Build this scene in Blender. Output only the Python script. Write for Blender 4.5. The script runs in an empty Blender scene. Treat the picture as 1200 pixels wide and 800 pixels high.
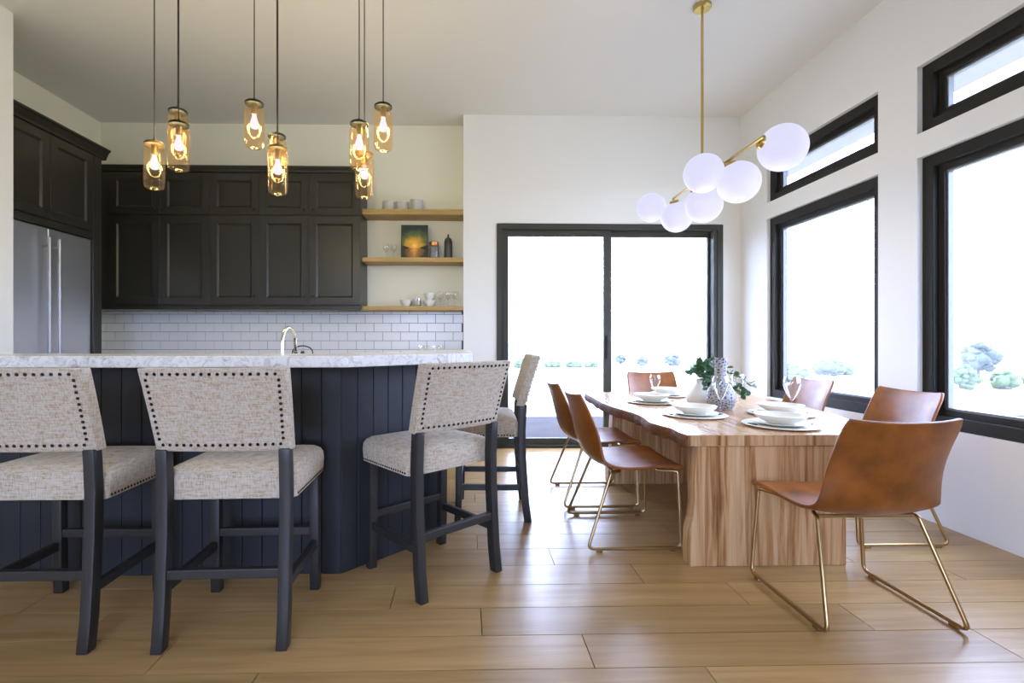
import bpy, bmesh, math, random
from mathutils import Vector, Matrix
random.seed(7)
C = bpy.context.scene.collection
S = bpy.context.scene
PI = math.pi

# ------------------------------------------------------------------ camera
cam_d = bpy.data.cameras.new('camera')
cam = bpy.data.objects.new('camera', cam_d)
C.objects.link(cam)
cam.location = (0, 0, 1.15)
cam.rotation_euler = (PI / 2, 0, -math.atan(13 / 580))
cam_d.sensor_width = 36
cam_d.lens = 580 / 1200 * 36
cam_d.shift_x = 40 / 1200
cam_d.shift_y = -1.5 / 1200
cam_d.clip_start = 0.05
cam_d.clip_end = 3000
S.camera = cam

# ------------------------------------------------------------------ sky, exposure
S.view_settings.view_transform = 'Standard'
S.view_settings.look = 'None'
S.view_settings.gamma = 1
S.view_settings.use_curve_mapping = False
S.view_settings.exposure = -0.07
SKY = 20.0
w = bpy.data.worlds.new('sky')
S.world = w
w.use_nodes = True
nt = w.node_tree
nt.nodes.clear()
o_ = nt.nodes.new('ShaderNodeOutputWorld')
b_ = nt.nodes.new('ShaderNodeBackground')
tc = nt.nodes.new('ShaderNodeTexCoord')
nz = nt.nodes.new('ShaderNodeTexNoise')
nz.inputs['Scale'].default_value = 2.2
nz.inputs['Detail'].default_value = 4
mp_ = nt.nodes.new('ShaderNodeMapping')
mp_.inputs['Scale'].default_value = (1, 1, 3)
rp = nt.nodes.new('ShaderNodeValToRGB')
rp.color_ramp.elements[0].position = 0.35
rp.color_ramp.elements[0].color = (0.50, 0.62, 1.0, 1)
rp.color_ramp.elements[1].position = 0.7
rp.color_ramp.elements[1].color = (0.58, 0.70, 1.0, 1)
nt.links.new(tc.outputs['Generated'], mp_.inputs['Vector'])
nt.links.new(mp_.outputs[0], nz.inputs['Vector'])
nt.links.new(nz.outputs['Fac'], rp.inputs['Fac'])
nt.links.new(rp.outputs[0], b_.inputs['Color'])
b_.inputs['Strength'].default_value = SKY
nt.links.new(b_.outputs[0], o_.inputs[0])

S.cycles.max_bounces = 10
S.cycles.diffuse_bounces = 6
S.cycles.glossy_bounces = 4
S.cycles.transparent_max_bounces = 24
S.cycles.transmission_bounces = 6
S.cycles.sample_clamp_indirect = 6
S.cycles.use_denoising = True
S.cycles.caustics_reflective = False
S.cycles.caustics_refractive = False


def portal(name, loc, rot, sx, sy):
    d = bpy.data.lights.new(name, 'AREA')
    d.shape = 'RECTANGLE'
    d.size, d.size_y = sx, sy
    d.cycles.is_portal = True
    o = bpy.data.objects.new(name, d)
    C.objects.link(o)
    o.location, o.rotation_euler = loc, rot


# ------------------------------------------------------------------ room numbers
XR, YB, YK, ZC = 2.947, 5.27, 5.55, 3.55      # right wall, dining back wall, kitchen back wall, ceiling
XL, YL, XK = -3.334, 3.715, -4.035            # left wall plane, its end, kitchen left wall
YF = -3.2                                     # wall behind the camera
WIN_Y = [(3.482, 4.80), (1.84, 3.175)]
WZ0, WZ1, TZ0, TZ1 = 0.597, 2.34, 2.495, 2.935
DX0, DX1, DZ = 0.318, 2.756, 2.393
for y0, y1 in WIN_Y:
    portal('window_portal', (XR + 0.2, (y0 + y1) / 2, (WZ0 + WZ1) / 2), (0, PI / 2, 0), WZ1 - WZ0, y1 - y0)
    portal('transom_portal', (XR + 0.2, (y0 + y1) / 2, (TZ0 + TZ1) / 2), (0, PI / 2, 0), TZ1 - TZ0, y1 - y0)
portal('door_portal', ((DX0 + DX1) / 2, YB + 0.3, DZ / 2), (-PI / 2, 0, 0), DX1 - DX0, DZ)
FILL_WIN_X = [(-2.1, 0.7)]  # unseen rear opening, added to light the surfaces facing the camera
for x0, x1 in FILL_WIN_X:
    portal('rear_fill_portal', ((x0 + x1) / 2, YF - 0.2, 1.5), (PI / 2, 0, 0), x1 - x0, 2.2)


# ------------------------------------------------------------------ node helpers
def new_mat(name):
    m = bpy.data.materials.new(name)
    m.use_nodes = True
    n = m.node_tree
    bs = n.nodes['Principled BSDF']
    return m, n, bs


def simple(name, col, rough=0.5, metal=0.0, spec=0.5, bump=0.0, bscale=60, var=0.0, vscale=8, coat=0):
    m, n, bs = new_mat(name)
    bs.inputs['Base Color'].default_value = (*col, 1)
    bs.inputs['Roughness'].default_value = rough
    bs.inputs['Metallic'].default_value = metal
    bs.inputs['Specular IOR Level'].default_value = spec
    bs.inputs['Coat Weight'].default_value = coat
    t = n.nodes.new('ShaderNodeTexCoord')
    if var:
        z = n.nodes.new('ShaderNodeTexNoise')
        z.inputs['Scale'].default_value = vscale
        z.inputs['Detail'].default_value = 5
        r = n.nodes.new('ShaderNodeValToRGB')
        r.color_ramp.elements[0].position = 0.3
        r.color_ramp.elements[1].position = 0.7
        r.color_ramp.elements[0].color = (*[c * (1 - var) for c in col], 1)
        r.color_ramp.elements[1].color = (*[min(1, c * (1 + var)) for c in col], 1)
        n.links.new(t.outputs['Object'], z.inputs['Vector'])
        n.links.new(z.outputs['Fac'], r.inputs['Fac'])
        n.links.new(r.outputs[0], bs.inputs['Base Color'])
    if bump:
        z = n.nodes.new('ShaderNodeTexNoise')
        z.inputs['Scale'].default_value = bscale
        z.inputs['Detail'].default_value = 3
        bm_ = n.nodes.new('ShaderNodeBump')
        bm_.inputs['Strength'].default_value = bump
        bm_.inputs['Distance'].default_value = 0.01
        n.links.new(t.outputs['Object'], z.inputs['Vector'])
        n.links.new(z.outputs['Fac'], bm_.inputs['Height'])
        n.links.new(bm_.outputs[0], bs.inputs['Normal'])
    return m


def grain(name, stops, scale, rough=0.4, spec=0.5, rnd=True, bump=0.05, second=None, coat=0.0, detail=6, distort=0.6):
    """wood: noise stretched along one axis, colours from a ramp, a different cut for every object"""
    m, n, bs = new_mat(name)
    t = n.nodes.new('ShaderNodeTexCoord')
    mp = n.nodes.new('ShaderNodeMapping')
    mp.inputs['Scale'].default_value = scale
    vec = t.outputs['Object']
    if rnd:
        oi = n.nodes.new('ShaderNodeObjectInfo')
        cm = n.nodes.new('ShaderNodeCombineXYZ')
        ml = n.nodes.new('ShaderNodeMath')
        ml.operation = 'MULTIPLY'
        ml.inputs[1].default_value = 37.0
        n.links.new(oi.outputs['Random'], ml.inputs[0])
        for k in range(3):
            n.links.new(ml.outputs[0], cm.inputs[k])
        ad = n.nodes.new('ShaderNodeVectorMath')
        n.links.new(vec, ad.inputs[0])
        n.links.new(cm.outputs[0], ad.inputs[1])
        vec = ad.outputs[0]
    n.links.new(vec, mp.inputs['Vector'])
    z = n.nodes.new('ShaderNodeTexNoise')
    z.inputs['Scale'].default_value = 1.0
    z.inputs['Detail'].default_value = detail
    z.inputs['Roughness'].default_value = 0.6
    z.inputs['Distortion'].default_value = distort
    n.links.new(mp.outputs[0], z.inputs['Vector'])
    r = n.nodes.new('ShaderNodeValToRGB')
    el = r.color_ramp.elements
    while len(el) < len(stops):
        el.new(0.5)
    for e, (p, c) in zip(el, stops):
        e.position = p
        e.color = (*c, 1)
    n.links.new(z.outputs['Fac'], r.inputs['Fac'])
    out = r.outputs[0]
    if rnd:
        hv = n.nodes.new('ShaderNodeHueSaturation')
        mr = n.nodes.new('ShaderNodeMapRange')
        mr.inputs['To Min'].default_value = 0.88
        mr.inputs['To Max'].default_value = 1.10
        n.links.new(oi.outputs['Random'], mr.inputs['Value'])
        n.links.new(mr.outputs[0], hv.inputs['Value'])
        n.links.new(out, hv.inputs['Color'])
        out = hv.outputs[0]
    n.links.new(out, bs.inputs['Base Color'])
    bs.inputs['Roughness'].default_value = rough
    bs.inputs['Specular IOR Level'].default_value = spec
    bs.inputs['Coat Weight'].default_value = coat
    bs.inputs['Coat Roughness'].default_value = 0.15
    if bump:
        bmn = n.nodes.new('ShaderNodeBump')
        bmn.inputs['Strength'].default_value = bump
        bmn.inputs['Distance'].default_value = 0.01
        n.links.new(z.outputs['Fac'], bmn.inputs['Height'])
        n.links.new(bmn.outputs[0], bs.inputs['Normal'])
    return m


def fabric(name):
    m, n, bs = new_mat(name)
    t = n.nodes.new('ShaderNodeTexCoord')
    outs = []
    for sc in ((28, 28, 210), (210, 210, 28), (130, 130, 130)):
        mp = n.nodes.new('ShaderNodeMapping')
        mp.inputs['Scale'].default_value = sc
        z = n.nodes.new('ShaderNodeTexNoise')
        z.inputs['Scale'].default_value = 1
        z.inputs['Detail'].default_value = 3
        n.links.new(t.outputs['Object'], mp.inputs['Vector'])
        n.links.new(mp.outputs[0], z.inputs['Vector'])
        outs.append(z.outputs['Fac'])
    a = n.nodes.new('ShaderNodeMath')
    a.operation = 'ADD'
    n.links.new(outs[0], a.inputs[0])
    n.links.new(outs[1], a.inputs[1])
    a2 = n.nodes.new('ShaderNodeMath')
    a2.operation = 'MULTIPLY_ADD'
    a2.inputs[1].default_value = 0.5
    n.links.new(a.outputs[0], a2.inputs[0])
    a2.inputs[2].default_value = 0.0
    r = n.nodes.new('ShaderNodeValToRGB')
    el = r.color_ramp.elements
    el.new(0.5)
    el.new(0.6)
    for e, (p, c) in zip(el, [(0.36, (0.34, 0.25, 0.145)), (0.44, (0.43, 0.345, 0.245)), (0.52, (0.50, 0.435, 0.35)), (0.66, (0.56, 0.51, 0.455))]):
        e.position = p
        e.color = (*c, 1)
    n.links.new(a2.outputs[0], r.inputs['Fac'])
    n.links.new(r.outputs[0], bs.inputs['Base Color'])
    bs.inputs['Roughness'].default_value = 0.95
    bs.inputs['Specular IOR Level'].default_value = 0.15
    bs.inputs['Sheen Weight'].default_value = 0.15
    bmn = n.nodes.new('ShaderNodeBump')
    bmn.inputs['Strength'].default_value = 0.3
    bmn.inputs['Distance'].default_value = 0.004
    n.links.new(a2.outputs[0], bmn.inputs['Height'])
    n.links.new(bmn.outputs[0], bs.inputs['Normal'])
    return m


def thin_glass(name, tint, refl=0.06, rough=0.0, gtint=(1, 1, 1), edge=None):
    """a sheet of glass: passes light, mirrors more at grazing angles"""
    m = bpy.data.materials.new(name)
    m.use_nodes = True
    n = m.node_tree
    n.nodes.clear()
    o = n.nodes.new('ShaderNodeOutputMaterial')
    tr = n.nodes.new('ShaderNodeBsdfTransparent')
    tr.inputs['Color'].default_value = (*tint, 1)
    gl = n.nodes.new('ShaderNodeBsdfGlossy')
    gl.inputs['Color'].default_value = (*gtint, 1)
    gl.inputs['Roughness'].default_value = rough
    lw = n.nodes.new('ShaderNodeLayerWeight')
    lw.inputs['Blend'].default_value = 0.25
    mr = n.nodes.new('ShaderNodeMapRange')
    mr.inputs['To Min'].default_value = refl * 0.5 if edge is None else refl * 0.25
    mr.inputs['To Max'].default_value = edge if edge is not None else min(1, refl * 8)
    mx = n.nodes.new('ShaderNodeMixShader')
    n.links.new(lw.outputs['Facing'], mr.inputs['Value'])
    n.links.new(mr.outputs[0], mx.inputs[0])
    n.links.new(tr.outputs[0], mx.inputs[1])
    n.links.new(gl.outputs[0], mx.inputs[2])
    n.links.new(mx.outputs[0], o.inputs[0])
    return m


def glow(name, col, strength, base=0.25):
    m = bpy.data.materials.new(name)
    m.use_nodes = True
    bs = m.node_tree.nodes['Principled BSDF']
    bs.inputs['Base Color'].default_value = (base, base, base, 1)
    bs.inputs['Roughness'].default_value = 0.6
    bs.inputs['Emission Color'].default_value = (*col, 1)
    bs.inputs['Emission Strength'].default_value = strength
    return m


M = {}
M['paint'] = simple('wall_paint', (0.80, 0.80, 0.77), 0.85, spec=0.2, bump=0.04, bscale=250)
M['paint2'] = simple('warm_cast_kitchen_paint', (0.84, 0.825, 0.69), 0.85, spec=0.2, bump=0.04, bscale=250)  # cream tint puts the warm cast of the kitchen light into the wall colour
M['ceiling'] = simple('ceiling_paint', (0.74, 0.735, 0.70), 0.9, spec=0.1)
M['trimwhite'] = simple('white_trim', (0.80, 0.78, 0.72), 0.6)
M['eave'] = simple('eave_paint', (0.30, 0.29, 0.28), 0.8, spec=0.1)
M['black'] = simple('black_frame', (0.020, 0.0185, 0.015), 0.6, spec=0.22, bump=0.05, bscale=120)
M['doorblack'] = simple('door_frame', (0.046, 0.047, 0.036), 0.5, spec=0.3)
M['bead'] = simple('glazing_bead', (0.16, 0.17, 0.17), 0.4)
M['pane'] = thin_glass('window_glass', (0.985, 0.99, 0.99), 0.025)
M['cab'] = simple('charcoal_cabinet_paint', (0.024, 0.0225, 0.016), 0.36, spec=0.5)
M['knob'] = simple('black_knob', (0.01, 0.01, 0.01), 0.4)
M['steel'] = simple('brushed_steel', (0.70, 0.71, 0.72), 0.38, metal=1.0, bump=0.01)
M['steeldark'] = simple('steel_handle', (0.36, 0.36, 0.36), 0.42, metal=1.0)
M['tile'] = simple('white_tile', (0.74, 0.74, 0.75), 0.22, spec=0.5)
M['grout'] = simple('grey_grout', (0.10, 0.10, 0.105), 0.9)
M['oak'] = grain('shelf_oak', [(0.3, (0.36, 0.225, 0.075)), (0.5, (0.45, 0.30, 0.11)), (0.7, (0.53, 0.365, 0.14))], (3, 40, 40), 0.5, 0.3)
M['navy'] = simple('navy_island_paint', (0.0205, 0.0235, 0.028), 0.5, spec=0.35)
M['floor'] = grain('floor_oak', [(0.25, (0.315, 0.182, 0.066)), (0.5, (0.41, 0.252, 0.098)), (0.75, (0.48, 0.312, 0.137))], (1.6, 26, 26), 0.30, 0.5, bump=0.04)
M['subfloor'] = simple('dark_subfloor', (0.03, 0.015, 0.008), 0.9, spec=0.0)
M['tablewood'] = grain('table_walnut_side', [(0.30, (0.16, 0.060, 0.019)), (0.42, (0.36, 0.18, 0.067)), (0.52, (0.52, 0.315, 0.15)), (0.68, (0.63, 0.44, 0.255))], (24, 24, 0.9), 0.4, 0.4, rnd=False, detail=7, distort=1.2)
M['tabletop'] = grain('table_walnut_top', [(0.28, (0.25, 0.10, 0.035)), (0.42, (0.45, 0.24, 0.10)), (0.55, (0.56, 0.34, 0.17)), (0.72, (0.66, 0.45, 0.26))], (13, 0.8, 13), 0.24, 0.5, rnd=False, coat=0.5, detail=7, distort=1.0)
M['bark'] = simple('live_edge_bark', (0.115, 0.048, 0.018), 0.75, spec=0.25, bump=0.8, bscale=25, var=0.5, vscale=12)
M['leather'] = simple('cognac_leather', (0.232, 0.073, 0.011), 0.34, spec=0.55, bump=0.10, bscale=160, var=0.40, vscale=9)
M['brass'] = simple('brass_tube', (0.46, 0.32, 0.155), 0.28, metal=1.0)
M['gold'] = simple('gold_rod', (0.56, 0.42, 0.15), 0.30, metal=1.0)
M['stoolwood'] = simple('black_stool_wood', (0.024, 0.0232, 0.0222), 0.45, spec=0.45, bump=0.04, bscale=80)
M['fabric'] = fabric('oatmeal_tweed')
M['nail'] = simple('dark_nailhead', (0.012, 0.011, 0.010), 0.35, metal=0.6)
M['tag'] = simple('black_tag', (0.01, 0.01, 0.01), 0.7)
M['cord'] = simple('black_cord', (0.03, 0.027, 0.02), 0.6)
M['cap'] = simple('black_cap', (0.008, 0.0075, 0.007), 0.5, spec=0.3)
M['capgold'] = simple('aged_gold_cap', (0.10, 0.058, 0.022), 0.5, metal=0.3)
M['socket'] = simple('brass_socket', (0.22, 0.16, 0.09), 0.4, metal=0.8)
M['amber'] = thin_glass('amber_jar_glass', (0.94, 0.81, 0.65), 0.012, 0.08, (1, 0.9, 0.78), 0.22)
_n = M['amber'].node_tree
_mx = [q for q in _n.nodes if q.type == 'MIX_SHADER'][0]
_tl = _n.nodes.new('ShaderNodeBsdfTranslucent')
_tl.inputs['Color'].default_value = (0.72, 0.52, 0.34, 1)
_df = _n.nodes.new('ShaderNodeBsdfDiffuse')
_df.inputs['Color'].default_value = (0.72, 0.52, 0.34, 1)
_m1 = _n.nodes.new('ShaderNodeMixShader')
_m2 = _n.nodes.new('ShaderNodeMixShader')
_m2.inputs[0].default_value = 0.012
_n.links.new(_tl.outputs[0], _m1.inputs[1])
_n.links.new(_df.outputs[0], _m1.inputs[2])
_n.links.new(_mx.outputs[0], _m2.inputs[1])
_n.links.new(_m1.outputs[0], _m2.inputs[2])
_n.links.new(_m2.outputs[0], [q for q in _n.nodes if q.type == 'OUTPUT_MATERIAL'][0].inputs[0])
M['clear'] = thin_glass('clear_glass', (0.93, 0.95, 0.95), 0.10, 0.02)
M['bulb'] = glow('lit_bulb', (0.66, 0.74, 1.0), 1.5, 0.01)
M['globe'] = glow('opal_globe', (0.75, 0.75, 1.0), 0.95, 0.08)
M['china'] = simple('cream_china', (0.78, 0.77, 0.70), 0.3, spec=0.5)
M['greychina'] = simple('grey_stoneware', (0.52, 0.51, 0.47), 0.45)
M['slot'] = simple('dark_slot', (0.03, 0.03, 0.03), 0.5)
M['ceramic'] = simple('matt_white_ceramic', (0.72, 0.68, 0.62), 0.55)
M['leaf'] = simple('eucalyptus_leaf', (0.045, 0.115, 0.045), 0.5, var=0.35, vscale=20)
M['stem'] = simple('green_stem', (0.10, 0.14, 0.05), 0.6)
M['copper'] = simple('copper_lid', (0.70, 0.30, 0.13), 0.3, metal=1.0)
M['jarcontents'] = simple('grey_jar_contents', (0.22, 0.23, 0.23), 0.8)
M['bottle'] = simple('dark_bottle', (0.045, 0.042, 0.034), 0.3)
M['framedark'] = simple('dark_picture_frame', (0.015, 0.018, 0.012), 0.5)
M['chrome'] = simple('polished_nickel', (0.72, 0.69, 0.60), 0.14, metal=1.0)
M['patio'] = simple('concrete_patio', (0.06, 0.055, 0.055), 0.8, spec=0.0, var=0.08, vscale=3)
M['field'] = simple('dry_pale_field', (0.42, 0.40, 0.33), 0.95, spec=0.0, var=0.15, vscale=0.02)
M['crown'] = simple('tree_foliage', (0.066, 0.076, 0.070), 0.9, spec=0.1, var=0.3, vscale=0.6)
M['bush'] = simple('bush_foliage', (0.070, 0.098, 0.045), 0.9, spec=0.1, var=0.3, vscale=0.6)
M['trunk'] = simple('tree_bark', (0.09, 0.07, 0.05), 0.9)


def marble():
    m, n, bs = new_mat('speckled_white_stone')
    t = n.nodes.new('ShaderNodeTexCoord')
    z = n.nodes.new('ShaderNodeTexNoise')
    z.inputs['Scale'].default_value = 20
    z.inputs['Detail'].default_value = 8
    z.inputs['Roughness'].default_value = 0.7
    z.inputs['Distortion'].default_value = 1.5
    r = n.nodes.new('ShaderNodeValToRGB')
    el = r.color_ramp.elements
    el.new(0.4)
    for e, (p, c) in zip(el, [(0.30, (0.10, 0.07, 0.05)), (0.37, (0.55, 0.52, 0.48)), (0.52, (0.80, 0.79, 0.77))]):
        e.position = p
        e.color = (*c, 1)
    n.links.new(t.outputs['Object'], z.inputs['Vector'])
    n.links.new(z.outputs['Fac'], r.inputs['Fac'])
    n.links.new(r.outputs[0], bs.inputs['Base Color'])
    bs.inputs['Roughness'].default_value = 0.18
    return m


M['stone'] = marble()


def patterned():
    """grey vase with small raised pale chevrons"""
    m, n, bs = new_mat('patterned_grey_ceramic')
    t = n.nodes.new('ShaderNodeTexCoord')
    v = n.nodes.new('ShaderNodeTexVoronoi')
    v.inputs['Scale'].default_value = 52
    v.feature = 'DISTANCE_TO_EDGE'
    r = n.nodes.new('ShaderNodeValToRGB')
    r.color_ramp.elements[0].position = 0.10
    r.color_ramp.elements[0].color = (0.36, 0.36, 0.38, 1)
    r.color_ramp.elements[1].position = 0.25
    r.color_ramp.elements[1].color = (0.055, 0.055, 0.065, 1)
    n.links.new(t.outputs['Object'], v.inputs['Vector'])
    n.links.new(v.outputs['Distance'], r.inputs['Fac'])
    n.links.new(r.outputs[0], bs.inputs['Base Color'])
    bs.inputs['Roughness'].default_value = 0.5
    return m


M['pattern'] = patterned()


def painting():
    """sunset over water, painted with gradients (flat print)"""
    m, n, bs = new_mat('sunset_print')
    t = n.nodes.new('ShaderNodeTexCoord')
    sx = n.nodes.new('ShaderNodeSeparateXYZ')
    n.links.new(t.outputs['Object'], sx.inputs[0])

    def math_(op, a, b=None, c=None):
        q = n.nodes.new('ShaderNodeMath')
        q.operation = op
        for i, s in enumerate((a, b, c)):
            if s is None:
                continue
            if isinstance(s, (int, float)):
                q.inputs[i].default_value = s
            else:
                n.links.new(s, q.inputs[i])
        return q.outputs[0]
    nz_ = n.nodes.new('ShaderNodeTexNoise')
    nz_.inputs['Scale'].default_value = 14
    nz_.inputs['Detail'].default_value = 6
    n.links.new(t.outputs['Object'], nz_.inputs['Vector'])
    wob = math_('MULTIPLY_ADD', nz_.outputs['Fac'], 0.12, -0.06)
    # distance from the sun at (0, 0.15)
    dz = math_('SUBTRACT', sx.outputs['Z'], 0.15)
    d2 = math_('ADD', math_('POWER', math_('MULTIPLY', sx.outputs['X'], 0.9), 2), math_('POWER', dz, 2))
    d = math_('MULTIPLY', math_('ADD', math_('SQRT', d2), wob), 1.3)
    r = n.nodes.new('ShaderNodeValToRGB')
    el = r.color_ramp.elements
    for _ in range(3):
        el.new(0.5)
    for e, (p, c) in zip(el, [(0.0, (1.0, 0.75, 0.22)), (0.04, (0.85, 0.42, 0.03)), (0.10, (0.55, 0.30, 0.02)), (0.155, (0.10, 0.13, 0.03)), (0.24, (0.01, 0.035, 0.03))]):
        e.position = p
        e.color = (*c, 1)
    n.links.new(d, r.inputs['Fac'])
    # water: a reflected streak
    ax = math_('ABSOLUTE', sx.outputs['X'])
    dw = math_('ADD', math_('ADD', ax, math_('MULTIPLY', math_('ABSOLUTE', math_('SUBTRACT', sx.outputs['Z'], 0.09)), 0.5)), wob)
    r2 = n.nodes.new('ShaderNodeValToRGB')
    el = r2.color_ramp.elements
    el.new(0.5)
    for e, (p, c) in zip(el, [(0.0, (0.80, 0.35, 0.06)), (0.06, (0.30, 0.12, 0.02)), (0.12, (0.022, 0.025, 0.012))]):
        e.position = p
        e.color = (*c, 1)
    n.links.new(dw, r2.inputs['Fac'])
    horizon = math_('GREATER_THAN', sx.outputs['Z'], 0.118)
    mx = n.nodes.new('ShaderNodeMixRGB')
    n.links.new(horizon, mx.inputs[0])
    n.links.new(r2.outputs[0], mx.inputs[1])
    n.links.new(r.outputs[0], mx.inputs[2])
    # dark headlands at both sides of the horizon
    hl = math_('LESS_THAN', math_('ABSOLUTE', math_('SUBTRACT', sx.outputs['Z'], 0.123)), math_('MULTIPLY', math_('SUBTRACT', ax, 0.05), 0.35))
    mx2 = n.nodes.new('ShaderNodeMixRGB')
    mx2.inputs[2].default_value = (0.012, 0.012, 0.006, 1)
    n.links.new(hl, mx2.inputs[0])
    n.links.new(mx.outputs[0], mx2.inputs[1])
    n.links.new(mx2.outputs[0], bs.inputs['Base Color'])
    bs.inputs['Roughness'].default_value = 0.4
    return m


M['sunset'] = painting()


# ------------------------------------------------------------------ mesh helpers
class MB:
    def __init__(s):
        s.v, s.f = [], []

    def add(s, vs, fs):
        k = len(s.v)
        s.v += [tuple(v) for v in vs]
        s.f += [tuple(i + k for i in f) for f in fs]
        return s

    def box(s, x0, x1, y0, y1, z0, z1):
        vs = [(x, y, z) for z in (z0, z1) for y in (y0, y1) for x in (x0, x1)]
        return s.add(vs, [(0, 2, 3, 1), (4, 5, 7, 6), (0, 1, 5, 4), (2, 6, 7, 3), (0, 4, 6, 2), (1, 3, 7, 5)])

    def prism(s, poly, z0, z1):
        n = len(poly)
        vs = [(x, y, z0) for x, y in poly] + [(x, y, z1) for x, y in poly]
        fs = [tuple(range(n))[::-1], tuple(range(n, 2 * n))]
        fs += [(i, (i + 1) % n, n + (i + 1) % n, n + i) for i in range(n)]
        return s.add(vs, fs)

    def rings(s, rings, cap0=True, cap1=True, closed=True):
        n = len(rings[0])
        vs = [p for r in rings for p in r]
        fs = []
        for j in range(len(rings) - 1):
            for i in range(n if closed else n - 1):
                a, b = j * n + i, j * n + (i + 1) % n
                fs.append((a, b, b + n, a + n))
        if cap0:
            fs.append(tuple(range(n))[::-1])
        if cap1:
            fs.append(tuple(range((len(rings) - 1) * n, len(rings) * n)))
        return s.add(vs, fs)

    def lathe(s, prof, seg=24, c=(0, 0, 0), cap0=False, cap1=False, axis=None):
        rs = []
        for r, z in prof:
            ring = [Vector((r * math.cos(2 * PI * i / seg), r * math.sin(2 * PI * i / seg), z)) for i in range(seg)]
            if axis is not None:
                q = Vector((0, 0, 1)).rotation_difference(Vector(axis).normalized())
                ring = [q @ p for p in ring]
            rs.append([tuple(p + Vector(c)) for p in ring])
        return s.rings(rs, cap0, cap1)

    def tube(s, pts, r, seg=8, caps=True, closed=False):
        pts = [Vector(p) for p in pts]
        n = len(pts)
        rs = []
        up = None
        for i, p in enumerate(pts):
            if closed:
                t = (pts[(i + 1) % n] - pts[i - 1]).normalized()
            else:
                t = (pts[min(i + 1, n - 1)] - pts[max(i - 1, 0)]).normalized()
            if up is None:
                up = t.orthogonal().normalized()
            else:
                up = (up - t * up.dot(t))
                up = up.normalized() if up.length > 1e-6 else t.orthogonal().normalized()
            w_ = t.cross(up)
            rr = r[i] if isinstance(r, (list, tuple)) else r
            rs.append([tuple(p + (up * math.cos(2 * PI * k / seg) + w_ * math.sin(2 * PI * k / seg)) * rr) for k in range(seg)])
        if closed:
            rs.append(rs[0])
            return s.rings(rs, False, False)
        return s.rings(rs, caps, caps)

    def sweep_rect(s, pts, wx, dy):
        """square section along a path in the yz plane at constant x"""
        rs = []
        n = len(pts)
        for i, p in enumerate(pts):
            p = Vector(p)
            t = (Vector(pts[min(i + 1, n - 1)]) - Vector(pts[max(i - 1, 0)])).normalized()
            nrm = Vector((0, t.z, -t.y))
            if i in (0, n - 1) and abs(t.z) > 0.5:
                nrm = Vector((0, 1, 0)) if t.z > 0 else Vector((0, -1, 0))
            x = Vector((1, 0, 0))
            rs.append([tuple(p + x * a * wx / 2 + nrm * b * dy / 2) for a, b in ((-1, -1), (1, -1), (1, 1), (-1, 1))])
        return s.rings(rs)

    def build(s, name, mat, parent=None, smooth=None, bevel=0, seg=2, loc=None, mods=()):
        me = bpy.data.meshes.new(name)
        bm = bmesh.new()
        vv = [bm.verts.new(v) for v in s.v]
        for f in s.f:
            try:
                bm.faces.new([vv[i] for i in f])
            except ValueError:
                pass
        bmesh.ops.remove_doubles(bm, verts=bm.verts, dist=1e-6)
        bmesh.ops.recalc_face_normals(bm, faces=bm.faces)
        if bevel:
            es = [e for e in bm.edges if len(e.link_faces) == 2 and e.calc_face_angle(0) > 0.5]
            bmesh.ops.bevel(bm, geom=es, offset=bevel, segments=seg, profile=0.5, affect='EDGES', clamp_overlap=True)
        bm.to_mesh(me)
        bm.free()
        if smooth is not None:
            for p in me.polygons:
                p.use_smooth = True
            me.set_sharp_from_angle(angle=math.radians(smooth))
        me.materials.append(mat)
        o = bpy.data.objects.new(name, me)
        C.objects.link(o)
        if parent is not None:
            o.parent = parent
        if loc is not None:
            o.location = loc
        for kind, kw in mods:
            md = o.modifiers.new(kind.lower(), kind)
            for k, v in kw.items():
                setattr(md, k, v)
        return o


def box(*a):
    return MB().box(*a)


def tag(o, label=None, cat=None, group=None, kind=None):
    if label:
        o['label'] = label
    if cat:
        o['category'] = cat
    if group:
        o['group'] = group
    if kind:
        o['kind'] = kind
    return o


def empty(name, loc=(0, 0, 0), rz=0, parent=None):
    o = bpy.data.objects.new(name, None)
    o.empty_display_size = 0.1
    C.objects.link(o)
    o.location = loc
    o.rotation_euler = (0, 0, rz)
    if parent is not None:
        o.parent = parent
    return o


def thing(name, label, cat, loc=(0, 0, 0), rz=0, group=None):
    return tag(empty(name, loc, rz), label, cat, group)


KIDS = {}


def copy_tree(o, parent=None):
    c = o.copy()
    C.objects.link(c)
    if parent is not None:
        c.parent = parent
    for ch in [q for q in C.objects if q.parent == o]:
        copy_tree(ch, c)
    return c


def dup(o, label, loc, rz=0, scale=None):
    c = copy_tree(o)
    c.location = loc
    c.rotation_euler = (0, 0, rz)
    c['label'] = label
    if scale:
        c.scale = (scale,) * 3
    return c


def rounded_rect(x0, x1, y0, y1, r, n=5):
    pts = []
    for cx, cy, a0 in ((x1 - r, y1 - r, 0), (x0 + r, y1 - r, PI / 2), (x0 + r, y0 + r, PI), (x1 - r, y0 + r, 1.5 * PI)):
        for i in range(n + 1):
            a = a0 + PI / 2 * i / n
            pts.append((cx + r * math.cos(a), cy + r * math.sin(a)))
    return pts


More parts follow.
